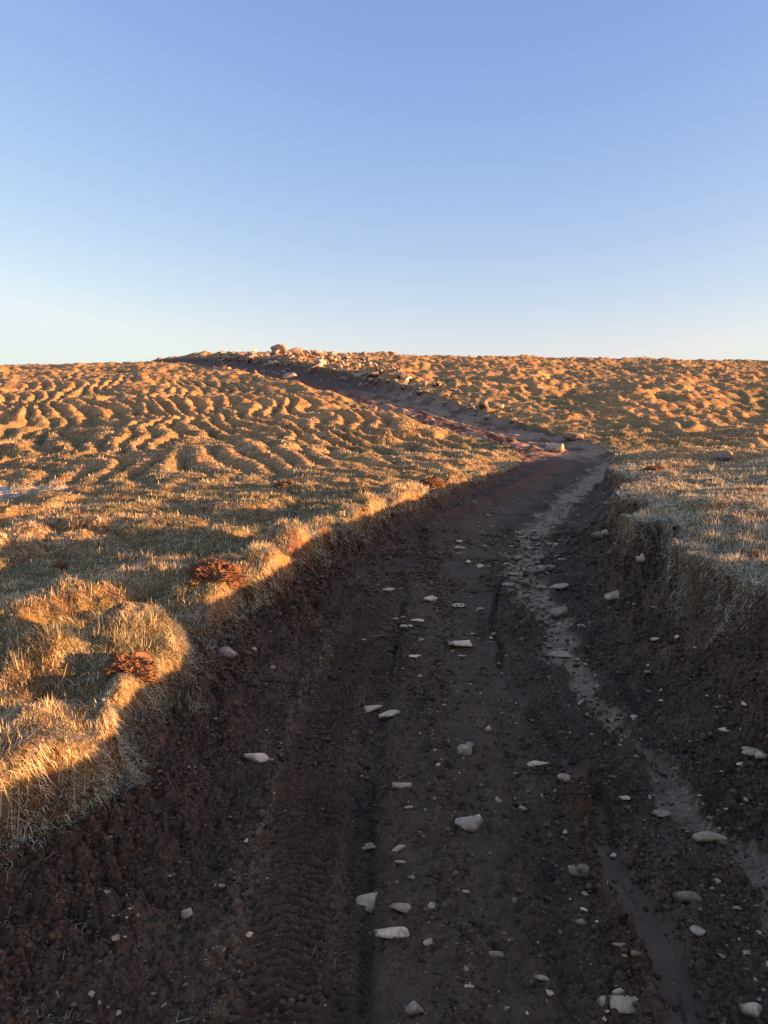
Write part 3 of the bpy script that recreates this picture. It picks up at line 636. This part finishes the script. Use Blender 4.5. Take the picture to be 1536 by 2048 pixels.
# (photo x of centre, photo y of foot, width px, height px, material, angularity, roll, label)
STONES = [
 (745, 1818, 64, 46, 'p', .25, -.35, 'big smooth pale stone in the wheel rut, largest of a close trio'),
 (798, 1828, 40, 32, 't', .5, .4, 'tan stone half sunk just right of the big smooth pale stone'),
 (783, 1876, 68, 28, 'p', .8, -.1, 'flat jagged stone lying below the big smooth pale stone'),
 (832, 2030, 50, 40, 'g', .9, 0, 'square grey block half sunk in mud near the bottom edge'),
 (940, 1662, 54, 36, 'g', .5, .1, 'grey domed stone with a muddy lower side in the middle of the track'),
 (956, 1638, 16, 12, 'p', .4, 0, 'little white stone touching the back of the grey domed stone'),
 (804, 1576, 36, 16, 'p', .6, 0, 'white oblong stone lying alone beside the narrow rut'),
 (744, 1425, 40, 22, 'p', .5, -.4, 'pale wedge stone across the deep dark groove'),
 (782, 1433, 46, 15, 'p', .7, -.35, 'long thin stone lying right of the pale wedge stone'),
 (513, 1524, 50, 24, 'p', .5, .5, 'long pale stone tipped down the soil slope beside the gravel line'),
 (930, 1512, 28, 24, 't', .6, 0, 'tan stone with a knob standing in the middle of the track'),
 (940, 1494, 16, 12, 't', .6, 0, 'small tan knob resting behind the standing tan stone'),
 (977, 1465, 15, 16, 'p', .3, .6, 'small pale egg stone above the standing tan stone'),
 (920, 1294, 44, 20, 'p', .7, .2, 'broad cream rock with a ragged right end in mid track'),
 (1076, 1532, 40, 15, 'p', .8, -.1, 'flat white wedge stone left of the dark mud rill'),
 (1131, 1564, 28, 20, 't', .3, .4, 'smooth tan stone at the edge of the dark mud rill'),
 (1055, 1622, 32, 18, 'p', .6, .3, 'cream stone with a pointed right end below the flat white wedge'),
 (1160, 1750, 38, 28, 't', .7, 0, 'peaked tan stone on the reddish crumbled ridge'),
 (1080, 1966, 56, 28, 'p', .6, .35, 'white stone with a muddy notch near the bottom of the track'),
 (1240, 2026, 84, 42, 'p', .9, .15, 'large angular slab at the bottom with a point to the right'),
 (1240, 1990, 26, 22, 'p', .7, -.4, 'small block leaning on top of the large angular slab'),
 (1382, 1804, 54, 30, 't', .4, .2, 'grey tan boulder half buried right of the smooth grey mud'),
 (1322, 1638, 44, 20, 't', .7, 0, 'low tan stone on the gravelly strip right of the mud rill'),
 (1508, 2032, 40, 32, 'p', .5, 0, 'rounded pale stone in the bottom right corner'),
 (1265, 1443, 32, 14, 'p', .6, -.4, 'slanting pale stone beside the sandy strip on the right'),
 (1452, 1464, 20, 9, 'p', .5, 0, 'flat pale stone alone on the dark right slope'),
 (1250, 1600, 20, 10, 'p', .7, 0, 'small white wedge stone right of the rill by wet mud'),
 (1508, 1514, 30, 20, 'g', .4, -.4, 'grey stone behind the white round one at the right edge'),
 (1527, 1520, 24, 18, 'p', .2, 0, 'white round stone at the right edge of the track'),
 (1494, 1502, 14, 10, 'p', .3, 0, 'pebble sized stone above the grey stone at the right edge'),
 (1484, 1533, 15, 10, 'p', .3, 0, 'pebble sized stone below the grey stone at the right edge'),
 (861, 1203, 28, 13, 'p', .7, .2, 'pale peaked stone below the crack across the track'),
 (917, 1216, 24, 10, 'p', .5, 0, 'flat pale stone right of the peaked stone below the crack'),
 (958, 1220, 16, 6, 'g', .5, 0, 'small flat stone two places right of the peaked stone'),
 (778, 1183, 38, 9, 'p', .7, 0, 'long flat stone under the dry grass wisp beside the crack'),
 (786, 1240, 20, 8, 'p', .6, -.1, 'small slab above the left rut, leftmost of a loose row'),
 (805, 1237, 16, 6, 'p', .6, 0, 'thin flake second in the loose row of slabs'),
 (835, 1244, 26, 7, 'p', .6, 0, 'long thin slab at the right end of the loose row'),
 (813, 1255, 24, 7, 'p', .6, 0, 'thin slab just below the loose row of slabs'),
 (757, 1273, 28, 8, 'p', .6, -.3, 'tilted flake at the head of the deep dark groove'),
 (727, 1281, 18, 4, 'p', .6, -.1, 'narrow sliver left of the tilted flake'),
 (832, 1315, 28, 7, 'p', .7, 0, 'flat shard beside the cream rock in mid track'),
 (840, 1354, 20, 6, 'p', .6, 0, 'narrow shard below the flat shard'),
 (990, 1272, 17, 9, 'p', .5, 0, 'stone on the left brim of the upper mud rill'),
 (454, 1317, 36, 24, 'g', .15, .5, 'egg shaped grey stone on the left soil slope'),
 (508, 1302, 12, 9, 'p', .3, 0, 'small round stone right of the egg shaped grey stone'),
 (546, 1338, 11, 9, 't', .3, 0, 'small tan stone below the egg shaped grey stone'),
 (1227, 1200, 28, 16, 'p', .6, -.5, 'pale stone jutting from the dark right bank'),
 (1282, 1127, 14, 15, 'p', .3, -.4, 'white oval stone high on the right bank under the grass'),
 (1122, 1235, 36, 22, 'g', .2, 0, 'rounded grey boulder at the edge of the sandy strip'),
 (1154, 1259, 40, 11, 't', .6, -.15, 'long low slab below the rounded grey boulder'),
 (1128, 1318, 60, 16, 't', .5, 0, 'broad worn slab across the sandy strip'),
 (1094, 1298, 22, 12, 't', .6, .3, 'stone on the left side of the broad worn slab'),
 (1120, 1180, 36, 12, 't', .7, -.3, 'slanting slab above the rounded grey boulder'),
 (1085, 1179, 20, 10, 'g', .6, 0, 'squarish stone left of the slanting slab'),
 (1018, 1173, 24, 8, 'g', .6, 0, 'stone where the rill and the crack meet'),
 (1099, 1138, 22, 9, 'g', .5, 0, 'stone at the right end of the cobbled patch'),
 (1196, 1078, 22, 14, 'g', .4, 0, 'grey stone at the foot of the right bank, larger of a pair'),
 (1211, 1074, 12, 12, 'g', .4, 0, 'grey stone at the foot of the right bank, smaller of a pair'),
 (962, 1137, 16, 9, 'p', .4, 0, 'bright small stone on the smooth mud past the crack'),
 (920, 1099, 19, 8, 'p', .5, 0, 'pale stone at the head of the little stone cluster'),
 (918, 1085, 13, 5, 'p', .5, 0, 'farthest pale stone of the little stone cluster'),
 (936, 1127, 12, 7, 'p', .4, 0, 'small stone left of the bright stone past the crack'),
 (372, 1836, 24, 28, 'p', .5, .5, 'pale upright stone on the dark left slope near the bottom'),
 (440, 1776, 24, 14, 'p', .5, 0, 'pale stone with a dark hollow under it on the left slope'),
 (798, 1708, 28, 22, 'p', .5, -.5, 'pale tilted stone right of the narrow tread rut'),
 (802, 1728, 24, 12, 'g', .4, 0, 'dark grey stone tucked below the pale tilted stone'),
 (732, 1700, 42, 12, 't', .7, -.2, 'thin tan flake lying in the narrow tread rut'),
 (995, 1918, 34, 24, 't', .7, 0, 'crumbly tan lump with gravel below it in the track'),
 (1240, 1894, 26, 13, 't', .5, 0, 'tan stone sitting in the crumbled red soil'),
 (1274, 1912, 22, 14, 't', .6, 0, 'stone at the rim of the mud below the tan stone'),
 (1420, 1682, 56, 22, 't', .5, 0, 'pale worn slab in the gravelly strip at right'),
 (1438, 1916, 34, 16, 't', .6, .3, 'tan stone in the sandy mud at lower right'),
 (1228, 1716, 13, 11, 'p', .4, 0, 'white pebble lying on the smooth cracked grey mud'),
 (930, 1788, 18, 11, 'p', .3, 0, 'small oval stone below the grey domed stone'),
 (1250, 1914, 12, 8, 'p', .4, 0, 'white chip between the crumbled soil and tan stone'),
 (938, 1976, 18, 10, 'p', .4, 0, 'white chip left of the notched white stone'),
 (1168, 1822, 14, 9, 'p', .5, .4, 'white chip below the peaked tan stone'),
 (820, 1618, 22, 8, 't', .4, 0, 'sunken tan stone below the white oblong stone'),
 (998, 1330, 12, 6, 'p', .4, 0, 'chip beside the rill below the cream rock'),
 (924, 1314, 16, 6, 'p', .4, 0, 'flat chip under the cream rock in mid track'),
 (1113, 905, 36, 15, 'g', 1.0, 0, 'block shaped rock beside the bend of the track'),
]
_lp = land([s[0] for s in STONES], [s[1] for s in STONES])
for i, (s, p) in enumerate(zip(STONES, _lp)):
    me = stone_mesh('stone', 300 + i, min(1, s[5] + .3), 3); me.materials.append(MATS[s[4]])
    dist = math.hypot(p[0], p[1]); k = dist / F
    w = s[2] * k; h = s[3] * k * 1.12
    ov = 1.0
    sn = (EYE - p[2]) / dist
    w *= 1.18; dep = min(w * .8, max(w * .45, .55 * h / max(sn, .1)))
    hh = max(.42 * h, (h - dep * sn) / .9)
    place('stone', me, (p[0], p[1] + dep * .3, p[2]), w, hh * 1.5, 0.0, s[7], 'stone', None, dep, s[6] * .6, .27)

rs = random.Random(5)
def scatter(n, name, region, wpx, mats, label, cat, group, hr=(.35, .65), sink=.40):
    pts = [region(rs) for _ in range(n)]
    L = land([a for a, b in pts], [b for a, b in pts])
    for (a, b), p in zip(pts, L):
        k = math.hypot(p[0], p[1]) / F
        w = wpx(b) * min(2.4, rs.lognormvariate(-.12, .42)) * k; mt = rs.choice(mats)
        me = variant(name, rs.randrange(10), .85, mt)
        place(name, me, p, w, w * rs.uniform(*hr), rs.uniform(0, 6.28), label, cat, group, w * rs.uniform(.6, 1), rs.uniform(-.3, .3), sink)
def between(pts_l, pts_r, y0, y1, bias=1.0):
    def f(r):
        y = y0 + (y1 - y0) * r.random() ** bias
        a = np.interp(y, [p[1] for p in pts_l], [p[0] for p in pts_l]); b = np.interp(y, [p[1] for p in pts_r], [p[0] for p in pts_r])
        return a + (b - a) * r.random(), y
    return f
scatter(75, 'small_stone', between([(860, 1080), (800, 1200), (800, 2040)], [(1000, 1080), (975, 1200), (1000, 1300), (1140, 1600), (1280, 2040)], 1080, 2040), lambda y: 7.5 + (y - 1080) * .005, 'ptttg', 'small pale stone lying on the middle strip of the track', 'stone', 'small stones on the middle of the track')
scatter(40, 'small_stone', between([(620, 1150), (420, 1400), (230, 1700), (150, 2040)], [(720, 1150), (640, 1350), (560, 1600), (460, 2040)], 1150, 2040), lambda y: 7 + (y - 1080) * .006, 'pttt', 'small stone on the dark soil slope left of the wheel marks', 'stone', 'small stones on the left soil slope')
scatter(60, 'small_stone', between([(1050, 1080), (1020, 1140), (1120, 1350), (1190, 1480), (1330, 1700), (1440, 2040)], [(1130, 1080), (1110, 1140), (1190, 1350), (1330, 1480), (1536, 1720), (1536, 2040)], 1080, 2040), lambda y: 11 + (y - 1080) * .006, 'ttg', 'small tan stone in the gravelly strip right of the rill', 'stone', 'small stones along the right of the rill')
scatter(26, 'small_stone', between([(1180, 1200), (1290, 1440), (1420, 1640)], [(1300, 1200), (1530, 1440), (1536, 1640)], 1200, 1640), lambda y: 9, 'ppt', 'small stone on the dark foot of the right bank', 'stone', 'small stones on the right bank')
scatter(26, 'cobble', between([(1035, 1060), (1010, 1100), (1000, 1150)], [(1130, 1060), (1140, 1100), (1120, 1150)], 1060, 1150), lambda y: 15, 'gtt', 'flat worn cobble set in the stony patch of the track', 'cobble', 'worn cobbles in the stony patch', hr=(.35, .6), sink=.45)

# boulders of the hilltop: (x, foot y, w, h, label)
HILL = [
 (557, 706, 34, 22, 'tallest peaked boulder standing on the skyline'), (592, 706, 26, 11, 'long low boulder right of the tallest skyline boulder'), (632, 708, 28, 12, 'humped boulder on the skyline, second right of the tallest'),
 (615, 708, 11, 8, 'small boulder between the long and the humped skyline boulders'), (505, 713, 22, 11, 'dark rounded boulder on the skyline left of the tallest'), (478, 715, 14, 9, 'small dark boulder leftmost of the skyline group'),
 (530, 712, 18, 9, 'low boulder between the dark rounded and the tallest boulder'), (665, 711, 20, 9, 'low boulder on the skyline right of the humped one'), (690, 713, 13, 6, 'flat boulder at the right end of the skyline group'),
 (455, 717, 12, 6, 'flat rock on the skyline left of the small dark boulder'), (630, 741, 34, 18, 'large angular rock with a lit right face below the skyline'), (578, 757, 36, 16, 'broad pale slab at the top of the dark bank'),
 (545, 731, 20, 10, 'squat rock on the slope below the tallest boulder'), (730, 716, 10, 6, 'upright little rock right of the skyline group'), (690, 742, 20, 10, 'pale rock on the slope right of the large angular rock'),
 (968, 815, 20, 16, 'grey rock on the turf above the upper track'), (1000, 818, 18, 10, 'pale rock right of the grey rock above the upper track'), (976, 838, 16, 9, 'grey stone in the bank below the grey rock'),
 (1152, 880, 40, 15, 'turf bound boulder with a lit right end above the bend'), (1449, 923, 32, 19, 'solitary grey rock on the right moor'), (788, 929, 12, 11, 'lone round grey stone on the left moor'), (556, 813, 12, 8, 'lone pale stone on the left hillside'),
 (1028, 846, 16, 12, 'pointed rock at the bank edge above the bend'),
]
_lh = land([s[0] for s in HILL], [s[1] for s in HILL])
for i, (s, p) in enumerate(zip(HILL, _lh)):
    me = stone_mesh('boulder', 700 + i, 1.0, 3); me.materials.append(M_HILL if s[1] < 800 else M_GREY)
    k = math.hypot(p[0], p[1]) / F; w = s[2] * k; h = s[3] * k
    if s[1] < 720: h *= .85 if i == 0 else 1.0
    place('boulder', me, (p[0], p[1] + w * .3, p[2]), w, h * 1.35, 0, s[4], 'boulder', None, w * .8, 0, .26)
def region_hill(r):
    while True:
        x = r.uniform(395, 960); y = r.uniform(708, 832)
        lo = np.interp(x, [395, 520, 640, 760, 900, 960], [735, 748, 764, 783, 818, 838]); hi = np.interp(x, [395, 480, 560, 700, 800, 960], [719, 712, 710, 713, 735, 800])
        if hi < y < lo: return x, y
def region_crest(r): return r.uniform(440, 760), r.uniform(706, 722)
scatter(80, 'hill_rock', region_crest, lambda y: 8, 'hhg', 'small angular stone of the pale rubble spread along the crest', 'rock', 'rubble along the crest', hr=(.5, .9), sink=.3)
scatter(210, 'hill_rock', region_hill, lambda y: 8.5, 'hhg', 'small angular rock strewn over the stony bank above the upper track', 'rock', 'rocks strewn on the stony bank', hr=(.5, .9), sink=.30)

# fine gravel, too much to count: one mesh of little stones
def pebble_mass(n, fn, size, name, mat, label, sub=1, pal=((.26, .165, .09), (.38, .29, .19)), cat='gravel', r1=12):
    x, y, d = grass_points(n, 1.4, r1, 1.2, 33, fn)
    base = bmesh.new(); bmesh.ops.create_icosphere(base, subdivisions=sub, radius=.5)
    bv = np.array([v.co[:] for v in base.verts]); bf = np.array([[v.index for v in f.verts] for f in base.faces]); base.free()
    m = len(x); sc_ = size(np.hypot(x, y), m)
    jit = 1 + .42 * rng.randn(m, len(bv), 1)
    a = rng.rand(m) * 6.28; ca, sa = np.cos(a)[:, None], np.sin(a)[:, None]
    sx = rng.uniform(.7, 1.3, (m, 1)); sz = rng.uniform(.45, .9, (m, 1))
    B = bv[None] * np.clip(jit, .55, 1.5)
    vx = (B[..., 0] * ca * sx - B[..., 1] * sa) * sc_[:, None] + x[:, None]; vy = (B[..., 0] * sa * sx + B[..., 1] * ca) * sc_[:, None] + y[:, None]
    vz = B[..., 2] * sz * sc_[:, None] + (d['z'] + sc_ * .1)[:, None]
    V = np.stack([vx, vy, vz], -1).reshape(-1, 3)
    fc = (np.arange(m)[:, None, None] * len(bv) + bf[None]).reshape(-1, 3)
    base_c = np.where(rng.rand(m, 1) < .55, np.array([pal[0]]), np.array([pal[1]])) * rng.uniform(.45, 1.15, (m, 1))
    cc = np.repeat(np.concatenate([base_c, np.ones((m, 1))], 1), len(bv), 0)
    o = mesh_from(name, V, np.zeros((0, 4), np.int64), mat, dict(tint=cc), fc, smooth=False)
    o['kind'] = 'stuff'; o['label'] = label; o['category'] = cat
    print('PEBBLES', m)
pm, pn, pb = new_mat('gravel_grain'); PN = NB(pn); pn.links.new(PN.a('tint').outputs['Color'], pb.inputs['Base Color']); pb.inputs['Roughness'].default_value = .9
def gravw(d, x, y):
    k = .05 + .8 * np.clip(d['pale'], 0, 1) + .9 * np.exp(-(off(SPILL, x + .03 * perlin(x * 5, y * 5, 153), y) / .05) ** 2) * ss(-.3, .2, perlin(x * 3, y * 3, 154)) * (y < 5.5) + .18 * ss(0, .7, fbm(x / .45, y / .45, 151, 3)) + .22 * d['sand'] + .30 * np.exp(-(off(CRUMB, x, y) / .07) ** 2) + .35 * np.exp(-((off(RILL, x, y) - .28) / .17) ** 2)
    return np.clip(k, 0, 1) * d['soil'] * (1 - d['rill']) * (1 - .6 * d['onb'])
pebble_mass(60000, gravw, lambda r, m: (.0035 + .0012 * r) * np.exp(.5 * rng.randn(m)), 'gravel', pm, 'fine tan gravel and crumbs sprinkled over the dark track')

def crumbw(d, x, y):
    rr = ss(-.25, .45, fbm(x / .4, y / .4, 152, 3))
    k = .30 * rr + .45 * d['onb'] * (.3 + .7 * rr) + .9 * np.exp(-(off(REDRIDGE, x - .03, y) / .10) ** 2) * (y < 3.2) + .25 * np.clip(d['pale'], 0, 1) + .45 * np.exp(-(off(CRUMB, x, y) / .07) ** 2)
    return np.clip(k, 0, 1) * d['soil'] * (1 - d['mud']) * (1 - .5 * d['sand']) * (1 - .8 * d['worn'] * (1 - d['onb']))
pebble_mass(240000, crumbw, lambda r, m: (.006 + .0018 * r) * np.clip(np.exp(.55 * rng.randn(m)), .3, 2.3), 'soil_crumbs', pm, 'loose dark peat crumbs lying over the track and its banks', 1, ((.100, .057, .031), (.150, .090, .050)), 'soil', 9)

# ------------------------------------------------------------------ torn red peat clods, dry stalks
M_RED, _n, _b = new_mat('red_peat'); _N = NB(_n); _P = _N.pos()
_n.links.new(_N.ramp(_N.noise(16, 5, .7, _P), [(.3, (.085, .042, .022)), (.7, (.27, .135, .068))]), _b.inputs['Base Color']); _b.inputs['Roughness'].default_value = .95
_n.links.new(_N.bump(_N.noise(60, 5, .7, _P), .7, .012), _b.inputs['Normal'])
def clod_mesh(seed):
    bm = bmesh.new(); bmesh.ops.create_icosphere(bm, subdivisions=4, radius=.5); o = Vector((seed * 7.3, seed * 3.1, 0))
    for v in bm.verts:
        c = v.co.normalized()
        v.co *= 1 + mnoise.noise(c * 1.6 + o) * .45 + mnoise.noise(c * 4 + o) * .28 + mnoise.noise(c * 9 + o) * .16 + mnoise.noise(c * 19 + o) * .09
    r_ = random.Random(seed); bm.verts.ensure_lookup_table(); base = [v.co.copy() for v in bm.verts]
    for k in range(1000):
        c = r_.choice(base); s_ = .010 + .034 * r_.random() ** 2.2
        q = bmesh.ops.create_icosphere(bm, subdivisions=1, radius=s_)['verts']
        f = Vector((r_.uniform(.6, 1.4), r_.uniform(.6, 1.4), r_.uniform(.6, 1.3)))
        for v in q: v.co = Vector((v.co.x * f.x, v.co.y * f.y, v.co.z * f.z)) * r_.uniform(.65, 1.35) + c * r_.uniform(.92, 1.12)
    me = bpy.data.meshes.new('peat_clod'); bm.to_mesh(me); bm.free(); me.materials.append(M_RED)
    return me
CLODS = [(425, 1160, 100, 50, 'torn red brown peat clod on the left turf edge, largest of its kind'), (575, 975, 46, 20, 'red peat clod on the far left grass beyond the lip'),
         (862, 974, 44, 26, 'red peat clod on the lip just before the bend'), (255, 1350, 90, 60, 'crumbling red peat face at the turf edge above the lit clump'), (125, 1140, 40, 20, 'small red peat clod in the shaded left grass'),
         (1312, 940, 34, 12, 'red peat clod in the grass of the right moor')]
_lc = land([c[0] for c in CLODS], [c[1] for c in CLODS])
for i, (c, p) in enumerate(zip(CLODS, _lc)):
    k = math.hypot(p[0], p[1]) / F
    place('peat_clod', clod_mesh(i + 1), (p[0], p[1] + c[2] * k * .2, p[2]), c[2] * k, c[3] * k * 1.05, 0, c[4], 'peat clod', None, c[2] * k * .6, 0, .42)

def stalk(path, radius, label):
    cu = bpy.data.curves.new('dry_stalk', 'CURVE'); cu.dimensions = '3D'; cu.bevel_depth = radius; cu.bevel_resolution = 2
    s = cu.splines.new('POLY'); s.points.add(len(path) - 1)
    for q, (p, r) in zip(s.points, zip(path, np.linspace(1, .5, len(path)))): q.co = (*p, 1); q.radius = r
    dg = bpy.data.objects.new('tmp', cu); COL.objects.link(dg)
    me = bpy.data.meshes.new_from_object(dg.evaluated_get(bpy.context.evaluated_depsgraph_get())); bpy.data.objects.remove(dg)
    me.materials.clear(); me.materials.append(M_STALK)
    o = bpy.data.objects.new('dry_stalk', me); COL.objects.link(o); o['label'] = label; o['category'] = 'stalk'; o['group'] = 'dry stalks by the turf edge'
M_STALK, _n, _b = new_mat('dry_straw'); _N = NB(_n)
_n.links.new(_N.ramp(_N.noise(40, 3, .6, _N.pos()), [(.3, (.38, .28, .15)), (.7, (.55, .44, .27))]), _b.inputs['Base Color']); _b.inputs['Roughness'].default_value = .6
STK = [(268, 1392, [(0, 0, 0), (.03, .0, .035), (.075, -.02, .0), (.10, -.03, -.05)], 'bent dry stalk drooping over dark soil beside the torn peat'),
       (120, 1372, [(0, 0, 0), (.02, .0, .05), (.035, 0, .10)], 'straight dry stalk rising behind the lit clump'),
       (140, 1385, [(0, 0, 0), (.0, .0, .03), (.045, 0, .04), (.04, -.02, .01)], 'hooked dry stalk between the lit clump and the torn peat'),
       (0, 1445, [(-.02, 0, .02), (.05, 0, .03), (.10, 0, .06)], 'long dry stalk lying across the lit clump at the left edge')]
_ls = land([s[0] for s in STK], [s[1] for s in STK])
for (a, b, path, lab), p in zip(STK, _ls):
    stalk([(p[0] + q[0], p[1] + q[1], p[2] + q[2]) for q in path], .0022, lab)
print('DONE')
